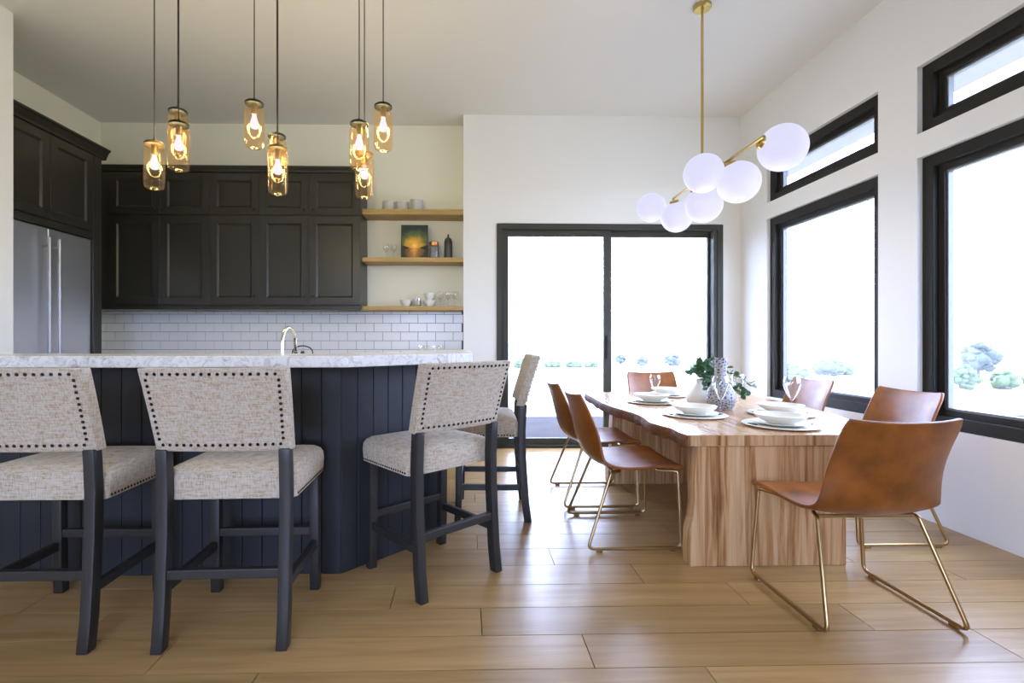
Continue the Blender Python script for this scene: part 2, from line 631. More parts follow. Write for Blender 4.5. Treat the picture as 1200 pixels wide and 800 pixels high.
# ------------------------------------------------------------------ room shell
def wall_x(name, y0, y1, x0, x1, holes):
    """wall in the YZ plane between x0 and x1, holes = (ya, yb, za, zb) columns sorted along y"""
    mb = MB()
    cur = y0
    cols = {}
    for h in holes:
        cols.setdefault((h[0], h[1]), []).append((h[2], h[3]))
    for (a, b) in sorted(cols):
        if a > cur:
            mb.box(x0, x1, cur, a, -0.06, ZC)
        z = -0.06
        for za, zb in sorted(cols[(a, b)]):
            if za > z:
                mb.box(x0, x1, a, b, z, za)
            z = zb
        if z < ZC:
            mb.box(x0, x1, a, b, z, ZC)
        cur = b
    if cur < y1:
        mb.box(x0, x1, cur, y1, -0.06, ZC)
    o = mb.build(name, M['paint'])
    return tag(o, kind='structure')


T = 0.16
holes = []
for a, b in WIN_Y:
    holes += [(a, b, WZ0, WZ1), (a, b, TZ0, TZ1)]
wall_x('wall_right', YF, YB + 0.28, XR, XR + T, holes)
mb = MB()
mb.box(-0.036, DX0, YB, YB + 0.28, -0.06, ZC).box(DX1, XR, YB, YB + 0.28, -0.06, ZC).box(DX0, DX1, YB, YB + 0.28, -0.06, -0.001).box(DX0, DX1, YB, YB + 0.28, DZ, ZC)
tag(mb.build('wall_back', M['paint']), kind='structure')
tag(box(XK - T, -0.036, YK, YK + 0.15, 0, ZC).build('wall_kitchen', M['paint2']), kind='structure')
tag(box(XK - T, XK, YL - 0.11, YK, 0, ZC).build('wall_alcove', M['paint2']), kind='structure')
mb = box(XL - 0.11, XL, YF, YL, 0, ZC)
mb.box(XK, XL - 0.11, YL - 0.11, YL - 0.02, 0, ZC)
tag(mb.build('wall_left', M['paint']), kind='structure')
# wall behind the camera, with a large unseen window opening added for fill light
mb = MB()
xs = [XL - 0.11] + [q for p in FILL_WIN_X for q in p] + [XR + T]
for i in range(0, len(xs), 2):
    mb.box(xs[i], xs[i + 1], YF - T, YF, 0, ZC)
for x0, x1 in FILL_WIN_X:
    mb.box(x0, x1, YF - T, YF, 0, 0.4).box(x0, x1, YF - T, YF, 2.6, ZC)
tag(mb.build('wall_front', M['paint']), kind='structure')
tag(box(XK - T, XR + T, YF - T, YK + 0.15, ZC, ZC + 0.15).build('ceiling', M['ceiling']), kind='structure')

# floor: dark base, planks as separate boards near the picture, plain boards behind the camera
floor = tag(box(XK, XR, YF, YK, -0.06, -0.016).build('floor', M['subfloor']), kind='structure')
P0, PW, PL = 1.727, 0.1993, 1.56
full = None
k0 = -6
for k in range(k0, 21):
    ya, yb = P0 + PW * k, P0 + PW * (k + 1)
    if ya > YK - 0.01:
        break
    yb = min(yb, YK)
    xr = XR if ya < YB else -0.04
    off = 0.45 - 0.39 * k
    x = off - PL * math.ceil((off - XK) / PL)
    while x < xr:
        a, b = max(x, XK), min(x + PL, xr)
        if b - a > 0.02:
            isfull = (abs(b - a - PL) < 1e-6 and abs(yb - ya - PW) < 1e-6)
            if isfull and full is not None:
                o = full.copy()
                C.objects.link(o)
            else:
                o = box(0.0018, b - a - 0.0018, 0.0018, yb - ya - 0.0018, -0.016, 0).build('plank', M['floor'], floor)
                if isfull:
                    full = o
            o.location = (a, ya, random.uniform(-0.0002, 0))
        x += PL
box(XK, XR, YF, P0 + PW * k0, -0.016, 0).build('plank_field', M['floor'], floor)['kind'] = 'stuff'

# ------------------------------------------------------------------ windows and door
def rect_frame(mb, a0, a1, z0, z1, wd, d0, d1, axis):
    """four bars of a frame; axis 'x' = lies in the YZ plane with depth along x"""
    def bx(p0, p1, q0, q1):
        if axis == 'x':
            mb.box(d0, d1, p0, p1, q0, q1)
        else:
            mb.box(p0, p1, d0, d1, q0, q1)
    bx(a0, a0 + wd, z0, z1)
    bx(a1 - wd, a1, z0, z1)
    bx(a0 + wd, a1 - wd, z0, z0 + wd)
    bx(a0 + wd, a1 - wd, z1 - wd, z1)
    return mb


nwin = 0
for y0, y1 in WIN_Y:
    for z0, z1 in ((WZ0, WZ1), (TZ0, TZ1)):
        nwin += 1
        r = tag(empty('window_%d' % nwin, (XR, (y0 + y1) / 2, z0)), kind='structure')
        h = (y1 - y0) / 2
        hz = z1 - z0
        rect_frame(MB(), -h, h, 0, hz, 0.075, 0.035, 0.15, 'x').build('window_frame', M['black'], r, bevel=0.003)
        rect_frame(MB(), -h + 0.075, h - 0.075, 0.075, hz - 0.075, 0.04, 0.07, 0.13, 'x').build('sash', M['black'], r, bevel=0.003)
        rect_frame(MB(), -h + 0.115, h - 0.115, 0.115, hz - 0.115, 0.012, 0.085, 0.12, 'x').build('glazing_bead', M['bead'], r)
        box(0.10, 0.105, -h + 0.115, h - 0.115, 0.115, hz - 0.115).build('pane', M['pane'], r)

d = tag(empty('door_1', ((DX0 + DX1) / 2, YB, 0)), kind='structure')
hw = (DX1 - DX0) / 2
mb = MB()
mb.box(-hw, -hw + 0.062, -0.012, 0.14, 0, DZ).box(hw - 0.062, hw, -0.012, 0.14, 0, DZ)
mb.box(-hw + 0.062, hw - 0.062, -0.012, 0.14, DZ - 0.06, DZ).box(-hw + 0.062, hw - 0.062, -0.012, 0.14, 0, 0.03)
mb.build('door_frame', M['doorblack'], d, bevel=0.003)
sp = -0.012  # the meeting stile, a little left of the middle
r1 = empty('sliding_panel', (0, 0, 0), 0, d)
rect_frame(MB(), -hw + 0.062, sp - 0.015 + 0.05, 0.03, DZ - 0.06, 0.068, 0.03, 0.07, 'y').build('sash', M['doorblack'], r1, bevel=0.003)
box(sp - 0.050, sp + 0.034, 0.028, 0.068, 0.098, DZ - 0.128).build('meeting_stile', M['doorblack'], r1, bevel=0.003)
box(-hw + 0.13, sp - 0.050, 0.048, 0.052, 0.098, DZ - 0.128).build('pane', M['pane'], r1)
r2 = empty('fixed_panel', (0, 0, 0), 0, d)
rect_frame(MB(), sp - 0.02, hw - 0.062, 0.03, DZ - 0.06, 0.06, 0.085, 0.125, 'y').build('sash', M['doorblack'], r2, bevel=0.003)
box(sp + 0.04, hw - 0.122, 0.103, 0.107, 0.09, DZ - 0.12).build('pane', M['pane'], r2)
box(hw - 0.10, hw - 0.062, -0.002, 0.07, 0.03, DZ - 0.06).build('jamb', M['doorblack'], d, bevel=0.002)
box(sp - 0.028, sp - 0.008, 0.012, 0.03, 0.95, 1.20).build('handle', M['black'], r1, bevel=0.004)

# unseen window behind the camera, added to brighten stool backs and table end
for i, (x0, x1) in enumerate(FILL_WIN_X):
    r = tag(empty('window_%d' % (nwin + 1 + i), ((x0 + x1) / 2, YF, 0.4)), kind='structure')
    h = (x1 - x0) / 2
    rect_frame(MB(), -h, h, 0, 2.2, 0.08, -0.12, -0.03, 'y').build('window_frame', M['black'], r)
    box(-h + 0.08, h - 0.08, -0.08, -0.075, 0.08, 2.12).build('pane', M['pane'], r)

# ------------------------------------------------------------------ kitchen cabinets
def shaker(w_, h_, knob=None, flip=False, stile=0.075):
    """shaker door front in local xz, face looking to -y; returns (door builder, panel builder)"""
    mb = MB()
    t = 0.022
    # frame bars
    mb.box(0, stile, -t, 0, 0, h_).box(w_ - stile, w_, -t, 0, 0, h_)
    mb.box(stile, w_ - stile, -t, 0, 0, stile).box(stile, w_ - stile, -t, 0, h_ - stile, h_)
    # sloped moulding inside the frame, then the flat panel
    s0, s1 = stile, stile + 0.016
    o = [(s0, s0), (w_ - s0, s0), (w_ - s0, h_ - s0), (s0, h_ - s0)]
    i_ = [(s1, s1), (w_ - s1, s1), (w_ - s1, h_ - s1), (s1, h_ - s1)]
    return mb, (o, i_, t)


def add_door(parent, x, z, w_, h_, y, knob, rot=0, mat='cab', stile=0.075):
    """door part with panel, moulding and knob as sub-parts; rot turns the front about z"""
    mb, (o, i_, t) = shaker(w_, h_, stile=stile)
    dr = mb.build('door', M[mat], parent, bevel=0.0015, seg=1)
    dr.location = (x, y, z)
    dr.rotation_euler = (0, 0, rot)
    box(i_[0][0] - 0.004, i_[1][0] + 0.004, -0.008, 0.0, i_[0][1] - 0.004, i_[2][1] + 0.004).build('panel', M[mat], dr)
    ring = MB()
    vs = [(px, -t + 0.001, pz) for px, pz in o] + [(px, -0.008, pz) for px, pz in i_]
    ring.add(vs, [(k, (k + 1) % 4, 4 + (k + 1) % 4, 4 + k) for k in range(4)])
    ring.build('moulding', M[mat], dr)
    if knob:
        kx, kz = knob
        MB().lathe([(0.006, 0), (0.006, 0.012), (0.013, 0.016), (0.016, 0.024), (0.012, 0.031), (0.0, 0.033)], 12, (kx, -t, kz), axis=(0, -1, 0)).build('knob', M['knob'], dr, smooth=40)
    return dr


CX_ = [-3.686, -3.169, -2.662, -2.153, -1.642, -1.110]
YU = 5.20
units = [(0, 2, 'tall charcoal upper wall cabinet beside the fridge panel, two doors wide'),
         (2, 3, 'single charcoal upper wall cabinet in the middle of the row'),
         (3, 5, 'charcoal upper wall cabinet next to the open oak shelves')]
for a, b, lab in units:
    x0, x1 = CX_[a], CX_[b]
    u = thing('upper_cabinet', lab, 'cabinet', (x0, YU, 1.47), 0, 'upper cabinets on the kitchen back wall')
    xl = -0.30 if a == 0 else 0.0
    mb = box(xl, x1 - x0, 0.0, YK - YU - 0.001, 0.04, 1.42)
    mb.build('carcass', M['cab'], u)
    box(xl, x1 - x0, 0.012, 0.05, 0, 0.04).build('light_rail', M['cab'], u, bevel=0.002, seg=1)
    for c in range(a, b):
        wd = CX_[c + 1] - CX_[c]
        left = c in (1, 4)
        kx = 0.042 if left else wd - 0.048
        g = 0.002
        add_door(u, CX_[c] - x0 + g, 0.048, wd - 2 * g, 0.916, 0, (kx, 0.09))
        add_door(u, CX_[c] - x0 + g, 0.982, wd - 2 * g, 0.425, 0, (kx, 0.05))
mb = MB()
x0, x1 = CX_[0] - 0.30, CX_[5]
prof = [(0.0, 2.89), (-0.028, 2.892), (-0.03, 2.91), (-0.05, 2.935), (-0.052, 2.95), (0.30, 2.95), (0.30, 2.89)]
mb.rings([[(x, YU + p, z) for p, z in prof] for x in (x0, x1)])
tag(mb.build('cabinet_crown', M['cab']), 'charcoal crown moulding capping the upper cabinets on the kitchen back wall', 'moulding')

# fridge, cabinet above it, tall end panel
XFR = -3.46
FY0, FY1, FYM = 3.725, 4.64, 4.168
f = thing('refrigerator', 'stainless steel french door fridge built into the left alcove', 'fridge', (XK + 0.02, FY0, 0))
box(0, XFR - XK - 0.02 - 0.05, 0.005, FY1 - FY0 - 0.005, 0.02, 2.075).build('body', M['steeldark'], f)
for a, b, hy in ((0.004, FYM - FY0 - 0.002, FYM - FY0 - 0.05), (FYM - FY0 + 0.002, FY1 - FY0 - 0.004, FYM - FY0 + 0.05)):
    xf = XFR - XK - 0.02
    dd = box(xf - 0.048, xf, a, b, 0.75, 2.075).build('door', M['steel'], f, bevel=0.006)
    hh = MB().tube([(xf + 0.055, hy, 0.85), (xf + 0.055, hy, 1.99)], 0.013, 12)
    for z in (0.92, 1.92):
        hh.tube([(xf - 0.002, hy, z), (xf + 0.055, hy, z)], 0.009, 8)
    hh.build('handle', M['steeldark'], dd, smooth=40)
xf = XFR - XK - 0.02
dd = box(xf - 0.048, xf, 0.004, FY1 - FY0 - 0.004, 0.10, 0.742).build('drawer', M['steel'], f, bevel=0.006)
MB().tube([(xf + 0.05, 0.1, 0.66), (xf + 0.05, FY1 - FY0 - 0.1, 0.66)], 0.012, 10).tube([(xf, 0.14, 0.66), (xf + 0.05, 0.14, 0.66)], 0.008, 8).tube([(xf, FY1 - FY0 - 0.14, 0.66), (xf + 0.05, FY1 - FY0 - 0.14, 0.66)], 0.008, 8).build('handle', M['steeldark'], dd, smooth=40)

fc = thing('fridge_cabinet', 'charcoal two door cabinet with crown moulding above the fridge', 'cabinet', (XFR, FY0, 2.082))
wd = FY1 - FY0
box(XK - XFR + 0.002, 0, 0, wd, 0.03, 0.80).build('carcass', M['cab'], fc)
box(-0.05, 0.012, 0, wd, 0.0, 0.055).build('light_rail', M['cab'], fc, bevel=0.002, seg=1)
# doors face +x : built facing -y and turned a quarter turn
ym = FYM - FY0
for a, b, left in ((0.003, ym - 0.002, False), (ym + 0.002, wd - 0.003, True)):
    w2 = b - a
    add_door(fc, 0, 0.068, w2, 0.70, a, (0.035 if left else w2 - 0.035, 0.05), rot=PI / 2)
cw = MB()
prof = [(0.0, 0.78), (0.024, 0.782), (0.026, 0.80), (0.05, 0.85), (0.065, 0.858), (0.065, 0.875), (-0.35, 0.875), (-0.35, 0.78)]
cw.rings([[(p, y, z) for p, z in prof] for y in (0.0, wd + 0.16)])
cw.build('crown', M['cab'], fc)
tag(box(XK + 0.002, XFR + 0.022, FY1 + 0.002, FY1 + 0.10, 0, 2.858).build('end_panel', M['cab'], bevel=0.002), 'tall charcoal end panel standing at the right side of the fridge', 'panel')

# lower run along the back wall with its worktop
lc = thing('lower_cabinet', 'charcoal lower cabinet run under the tiled splashback', 'cabinet', (XK, YK - 0.64, 0))
LW = -0.04 - XK
box(0.002, LW - 0.002, 0.022, 0.638, 0.10, 0.88).build('carcass', M['cab'], lc)
box(0.002, LW - 0.002, 0.08, 0.6, 0, 0.10).build('toe_kick', M['knob'], lc)
n = 7
for k in range(n):
    add_door(lc, LW * k / n + 0.003, 0.11, LW / n - 0.006, 0.76, 0.022, (0.05 if k % 2 else LW / n - 0.06, 0.68))
tag(box(XK + 0.002, -0.038, YK - 0.665, YK - 0.002, 0.8805, 0.92).build('back_worktop', M['stone'], bevel=0.004), 'pale stone worktop under the tiled splashback', 'worktop')

# subway tile splashback: every tile a piece
sb = tag(box(XK + 0.002, -0.038, YK - 0.008, YK - 0.0005, 0.921, 1.472).build('splashback', M['grout']), 'white subway tile splashback with grey joints below the upper cabinets', 'splashback')
TW, TH = 0.1957, 0.0978
tile0 = None
zt = 1.4375
r = 0
z = zt
rows = [(zt, 1.471, 1)] + [(zt - TH * (i + 1), zt - TH * i, i % 2) for i in range(6)]
for z0, z1, ph in rows:
    z0 = max(z0, 0.922)
    off = -1.131 + (TW / 2 if ph else 0)
    x = off - TW * math.ceil((off - XK) / TW)
    while x < -0.042:
        a, b = max(x, XK + 0.004), min(x + TW, -0.04)
        if b - a > 0.02 and b > -4.05:
            full_ = abs(b - a - TW) < 1e-6 and abs(z1 - z0 - TH) < 1e-6
            if full_ and tile0 is not None:
                o = tile0.copy()
                C.objects.link(o)
            else:
                o = box(0.002, b - a - 0.002, -0.007, 0, 0.002, z1 - z0 - 0.002).build('tile', M['tile'], sb, bevel=0.0015, seg=1)
                if full_:
                    tile0 = o
            o.location = (a, YK - 0.008 + random.uniform(-0.0004, 0.0004), z0)
        x += TW

# oak shelves
for z0, z1, lab in ((2.484, 2.543, 'thick oak floating shelf, the highest, carrying three cups'),
                    (1.982, 2.030, 'thick oak floating shelf, the middle one, carrying the sunset picture'),
                    (1.470, 1.513, 'thick oak floating shelf, the lowest, right above the tiles')):
    yb = YK - 0.0005
    tag(box(-1.108, -0.038, YU + 0.07, yb, z0, z1).build('shelf', M['oak'], bevel=0.003, seg=1), lab, 'shelf', 'oak shelves')

# ------------------------------------------------------------------ island
isl = thing('kitchen_island', 'dark navy breakfast island clad in vertical grooved boards', 'island', (0, 0, 0))
A_, B_, C_, D_ = (-2.75, 2.452), (-0.618, 2.452), (-0.15, 2.90), (-0.15, 3.72)
mb = MB().prism([(A_[0], A_[1] + 0.014), (B_[0] - 0.006, B_[1] + 0.014), (C_[0] - 0.014, C_[1] + 0.006), (D_[0] - 0.014, 3.72), (A_[0], 3.72)], 0.0, 0.895)
mb.prism([(A_[0], A_[1] + 0.014), (B_[0] - 0.006, B_[1] + 0.014), (C_[0] - 0.014, C_[1] + 0.006), (D_[0] - 0.014, 3.72), (-0.28, 3.72), (-0.28, 2.97), (-0.67, 2.60), (A_[0], 2.60)], 0.895, 1.028)
mb.build('core', M['navy'], isl)
mb = MB().prism([(A_[0], 2.605), (-0.675, 2.605), (-0.285, 2.975), (-0.285, 3.74), (A_[0], 3.74)], 0.8955, 0.92)
mb.build('worktop', M['stone'], isl, bevel=0.003)


def boards(p, q, wd):
    p, q = Vector(p), Vector(q)
    L = (q - p).length
    n_ = max(1, round(L / wd))
    w_ = L / n_
    ang = math.atan2(q.y - p.y, q.x - p.x)
    proto = None
    for k in range(n_):
        if proto is None:
            proto = o = box(0.0012, w_ - 0.0012, 0, 0.0135, 0.0, 1.027).build('board', M['navy'], isl, bevel=0.004, seg=2)
        else:
            o = proto.copy()
            C.objects.link(o)
        pt = p + (q - p) * (k / n_)
        o.location = (pt.x, pt.y, 0)
        o.rotation_euler = (0, 0, ang)


boards(A_, B_, 0.0985)
boards(B_, C_, 0.0985)
boards(C_, D_, 0.0985)

outer = [(-2.80, 2.215), (-0.529, 2.215), (0.03, 2.685), (0.03, 3.74)]
inner = [(-0.36, 3.74), (-0.36, 3.0), (-0.70, 2.62), (-2.80, 2.62)]
tag(MB().prism(outer + inner, 1.0285, 1.08).build('bar_counter', M['stone'], bevel=0.005), 'speckled white stone bar counter wrapping around the navy island', 'counter')

# ------------------------------------------------------------------ bar stools
def make_stool():
    t = thing('bar_stool', '', 'stool', (0, 0, 0), 0, 'upholstered stools around the island')
    wood = M['stoolwood']
    for s in (-1, 1):
        x = 0.225 * s
        pts = [(x, -0.224, 0), (x, -0.207, 0.12), (x, -0.197, 0.26), (x, -0.187, 0.42), (x, -0.184, 0.58), (x, -0.190, 0.69), (x, -0.194, 0.742)]
        MB().sweep_rect(pts, 0.042, 0.048).build('leg', wood, t, smooth=30, bevel=0.004)
    for s in (-1, 1):
        x = 0.222 * s
        pts = [(x, 0.222, 0), (x, 0.215, 0.15), (x, 0.212, 0.54)]
        MB().sweep_rect(pts, 0.042, 0.042).build('leg', wood, t, smooth=30, bevel=0.004)
    box(-0.206, 0.206, -0.213, -0.185, 0.255, 0.292).build('stretcher', wood, t, bevel=0.004)
    box(-0.204, 0.204, 0.199, 0.227, 0.255, 0.292).build('stretcher', wood, t, bevel=0.004)
    for s in (-1, 1):
        box(0.223 * s - 0.013, 0.223 * s + 0.013, -0.176, 0.196, 0.198, 0.236).build('stretcher', wood, t, bevel=0.004)
    # seat cushion
    x0, x1, y0, y1 = -0.252, 0.252, -0.160, 0.272
    lv = [(0.538, 0.006), (0.541, 0.0), (0.60, -0.003), (0.63, 0.0), (0.648, 0.010), (0.660, 0.028), (0.668, 0.06), (0.674, 0.12), (0.677, 0.19)]
    MB().rings([[(px, py, z) for px, py in rounded_rect(x0 + i, x1 - i, y0 + i, y1 - i, max(0.022, 0.03 - i * 0.1))] for z, i in lv]).build('seat', M['fabric'], t, smooth=50)
    # nail heads round the seat edge (front and sides)
    nl = MB()

    def nail(c, ax):
        nl.lathe([(0.0062, 0), (0.0055, 0.0025), (0.003, 0.0045), (0.0, 0.005)], 6, c, axis=ax)
    for i in range(21):
        y = y0 + 0.03 + (y1 - y0 - 0.055) * i / 20
        nail((x0 + 0.001, y, 0.552), (-1, 0, 0))
        nail((x1 - 0.001, y, 0.552), (1, 0, 0))
        if i < 21:
            nail((x0 + 0.025 + (x1 - x0 - 0.05) * i / 20, y1 - 0.001, 0.552), (0, 1, 0))
    o = nl.build('seat_nailheads', M['nail'], t)
    o['kind'] = 'stuff'
    # upholstered back panel: curved, leaning slab with rounded border
    nx, nz = 12, 8

    def bp(u, v, side):
        z = 0.735 + 0.315 * v
        hw_ = 0.248 + 0.012 * v
        x = u * hw_
        y = -0.196 - 0.086 * v - 0.012 * v * v + 0.022 * u * u
        th = 0.030
        edge = min(1 - abs(u), v * 1.0 if v < 0.5 else (1 - v) * 1.0)
        th *= 1 - 0.16 * max(0, 1 - edge / 0.08) ** 2
        return (x, y + side * th, z)
    mb = MB()
    us = [-1, -0.985, -0.95, -0.85, -0.6, -0.3, 0, 0.3, 0.6, 0.85, 0.95, 0.985, 1]
    vs_ = [0, 0.02, 0.06, 0.2, 0.4, 0.6, 0.8, 0.94, 0.98, 1]
    nu, nv = len(us), len(vs_)
    pv = [bp(u, v, -1) for v in vs_ for u in us] + [bp(u, v, 1) for v in vs_ for u in us]
    fs = []
    for s_, base in ((-1, 0), (1, nu * nv)):
        for j in range(nv - 1):
            for i in range(nu - 1):
                q = (base + j * nu + i, base + j * nu + i + 1, base + (j + 1) * nu + i + 1, base + (j + 1) * nu + i)
                fs.append(q)
    N_ = nu * nv
    for i in range(nu - 1):
        fs.append((i, i + 1, N_ + i + 1, N_ + i))
        a = (nv - 1) * nu + i
        fs.append((a, a + 1, N_ + a + 1, N_ + a))
    for j in range(nv - 1):
        a, b = j * nu, (j + 1) * nu
        fs.append((a, b, N_ + b, N_ + a))
        fs.append((a + nu - 1, b + nu - 1, N_ + b + nu - 1, N_ + a + nu - 1))
    mb.add(pv, fs)
    mb.build('backrest', M['fabric'], t, smooth=60, bevel=0.006, seg=2)
    nl = MB()

    def nail_b(u, v):
        c = Vector(bp(u, v, -1)) + Vector((0, 0.0005, 0))
        nrm = Vector((0.0, -1, -0.28))
        nl.lathe([(0.0068, 0), (0.006, 0.003), (0.003, 0.005), (0.0, 0.0055)], 6, c, axis=nrm)
    for i in range(17):
        u = -0.86 + 1.72 * i / 16
        nail_b(u, 0.935)
        nail_b(u, 0.085)
    for i in range(1, 12):
        v = 0.085 + 0.85 * i / 12
        nail_b(-0.90, v)
        nail_b(0.90, v)
    o = nl.build('back_nailheads', M['nail'], t)
    o['kind'] = 'stuff'
    box(0.2515, 0.2535, -0.125, -0.105, 0.572, 0.580).build('maker_tag', M['tag'], t)
    return t


stool = make_stool()
stool['label'] = 'beige tweed bar stool at the far left end of the island'
stool.location = (-1.632, 2.085, 0)
dup(stool, 'beige tweed bar stool facing the island front, directly left of the island corner', (-0.918, 2.085, 0), math.radians(1.5))
dup(stool, 'beige tweed bar stool turned to the angled corner face of the island', (-0.170, 2.494, 0), math.radians(40.4))
dup(stool, 'beige tweed bar stool seen from the side in front of the glass door', (0.172, 3.365, 0), math.radians(88))

# ------------------------------------------------------------------ dining chairs
def make_chair():
    t = thing('dining_chair', '', 'chair', (0, 0, 0), 0, 'leather chairs around the table')
    prof = [(0.275, 0.432), (0.262, 0.446), (0.235, 0.449), (0.17, 0.444), (0.09, 0.437), (0.0, 0.430), (-0.08, 0.428), (-0.14, 0.435), (-0.185, 0.455), (-0.215, 0.49),
            (-0.235, 0.54), (-0.250, 0.60), (-0.264, 0.66), (-0.278, 0.72), (-0.292, 0.775), (-0.306, 0.815), (-0.318, 0.838)]
    n_ = len(prof)
    us = [-1, -0.93, -0.82, -0.65, -0.4, -0.15, 0.15, 0.4, 0.65, 0.82, 0.93, 1]
    rows = []
    for j, (y, z) in enumerate(prof):
        p0, p1 = prof[max(j - 1, 0)], prof[min(j + 1, n_ - 1)]
        ty, tz = p1[0] - p0[0], p1[1] - p0[1]
        L = math.hypot(ty, tz)
        ny, nz_ = tz / L, -ty / L      # towards the sitter (up over the seat, forward at the back)
        s = j / (n_ - 1)
        hw_ = 0.262 if s < 0.45 else 0.262 - 0.030 * math.sin((s - 0.45) / 0.40 * PI / 2) if s < 0.85 else 0.232 - 0.016 * ((s - 0.85) / 0.15) ** 3
        wrap = 0.012 + 0.052 * math.exp(-((s - 0.68) / 0.22) ** 2)
        if s > 0.8:
            wrap = max(wrap, 0.03)
        row = []
        for u in us:
            k = abs(u) ** 2.4 * wrap
            if j <= 2:
                k -= 0.006 * u * u
            row.append((u * hw_, y + ny * k, z + nz_ * k))
        rows.append(row)
    mb = MB()
    vs = [p for r_ in rows for p in r_]
    m_ = len(us)
    mb.add(vs, [(j * m_ + i, j * m_ + i + 1, (j + 1) * m_ + i + 1, (j + 1) * m_ + i) for j in range(n_ - 1) for i in range(m_ - 1)])
    sh = mb.build('seat_shell', M['leather'], t, smooth=80, mods=[('SOLIDIFY', dict(thickness=0.016, offset=0, use_even_offset=True)), ('BEVEL', dict(width=0.005, segments=2, limit_method='ANGLE')), ('SUBSURF', dict(levels=1, render_levels=1))])

    def arc_path(pts, rads, n__=5):
        out = [Vector(pts[0])]
        for rad, a, b, c in zip(rads, pts, pts[1:], pts[2:]):
            a, b, c = Vector(a), Vector(b), Vector(c)
            d1, d2 = (a - b).normalized(), (c - b).normalized()
            for i in range(n__ + 1):
                q = i / n__
                out.append((b + d1 * rad * (1 - q) ** 2 + d2 * rad * q ** 2))
        out.append(Vector(pts[-1]))
        return out
    for s in (-1, 1):
        x0, x1, x2 = 0.215 * s, 0.280 * s, 0.250 * s
        pts = [(x0 * 0.9, -0.06, 0.416), (x0, -0.115, 0.413), (x1, -0.262, 0.017), (x1, 0.252, 0.017), (x2, 0.243, 0.428), (x2 * 0.8, 0.15, 0.422)]
        MB().tube(arc_path(pts, (0.014, 0.035, 0.035, 0.014)), 0.0088, 10).build('sled_leg', M['brass'], t, smooth=40)
        for y in (-0.20, 0.20):
            box(x1 - 0.008, x1 + 0.008, y - 0.018, y + 0.018, 0.0, 0.012).build('glide', M['brass'], t, bevel=0.003)
    MB().tube([(-0.205, -0.10, 0.413), (0.205, -0.10, 0.413)], 0.008, 8).build('cross_bar', M['brass'], t, smooth=40)
    MB().tube([(-0.20, 0.19, 0.424), (-0.19, 0.17, 0.412), (0.19, 0.17, 0.412), (0.20, 0.19, 0.424)], 0.008, 8).build('cross_bar', M['brass'], t, smooth=40)
    return t


chair = make_chair()
chair['label'] = 'cognac leather chair at the near end of the table, its back to us'
chair.location = (1.675, 2.143, 0)
dup(chair, 'cognac leather chair on the left of the table, nearer of two', (0.920, 2.955, 0), -PI / 2)
dup(chair, 'cognac leather chair on the left of the table, nearer the glass door', (0.920, 3.635, 0), -PI / 2)
dup(chair, 'cognac leather chair at the far end of the table, facing us', (1.76, 4.42, 0), PI)
dup(chair, 'cognac leather chair on the window side, partly behind the near end chair', (2.417, 2.97, 0), PI / 2)
dup(chair, 'cognac leather chair on the window side, under the far window', (2.417, 3.81, 0), PI / 2)

# ------------------------------------------------------------------ table
tb = thing('dining_table', 'live edge wooden dining table on two thick slab legs', 'table', (1.6, 3.5, 0))
left = [(1.165, 2.478), (1.118, 2.482), (1.110, 2.56), (1.117, 2.676), (1.092, 2.766), (1.076, 2.892), (1.104, 3.06), (1.108, 3.20), (1.092, 3.33), (1.060, 3.537), (1.048, 3.75), (1.052, 3.95), (1.068, 4.164), (1.070, 4.36), (1.10, 4.56)]
right = [(2.42, 4.55), (2.50, 4.47), (2.51, 4.30), (2.497, 4.132), (2.475, 3.85), (2.466, 3.633), (2.43, 3.38), (2.375, 3.129), (2.30, 2.90), (2.26, 2.70), (2.22, 2.52), (2.18, 2.480)]


def smooth_line(p, n_=4):
    out = []
    for i in range(len(p) - 1):
        p0, p1, p2, p3 = p[max(i - 1, 0)], p[i], p[i + 1], p[min(i + 2, len(p) - 1)]
        for k in range(n_):
            t_ = k / n_
            out.append(tuple(0.5 * ((2 * b) + (-a + c) * t_ + (2 * a - 5 * b + 4 * c - d_) * t_ ** 2 + (-a + 3 * b - 3 * c + d_) * t_ ** 3) for a, b, c, d_ in zip(p0, p1, p2, p3)))
    out.append(p[-1])
    return out


lo, hi = 0.612, 0.67
ls, rs = smooth_line(left[1:]), smooth_line(right[:-1])
outline = [left[0]] + ls + rs + [right[-1]]
nL = len(ls)
outline = [(x - 1.6, y - 3.5) for x, y in outline]
n_ = len(outline)
tt = MB().prism(outline, lo, hi).build('tabletop', M['tabletop'], tb, bevel=0.003, seg=1)
tt.data.materials.append(M['tablewood'])
for p in tt.data.polygons:
    if abs(p.normal.y) > 0.8:
        p.material_index = 1
# bark left along both long edges: a rough strip that bulges in and out
for idx, name in ((range(1, 1 + nL), 'bark_edge'), (range(1 + nL, n_ - 1), 'bark_edge')):
    rings = []
    for i in idx:
        x, y = outline[i]
        sgn = -1 if x < 0.2 else 1
        jit = random.uniform(0.0, 0.006)
        rings.append([(x - sgn * 0.03, y, lo - 0.004), (x + sgn * (0.002 + jit), y, lo - 0.004 - jit), (x + sgn * (0.012 + jit), y, lo + 0.02), (x + sgn * (0.007 + jit * 0.5), y, hi - 0.018), (x + sgn * 0.001, y, hi - 0.006), (x - sgn * 0.03, y, hi - 0.006)])
    MB().rings(rings).build(name, M['bark'], tb, smooth=50)
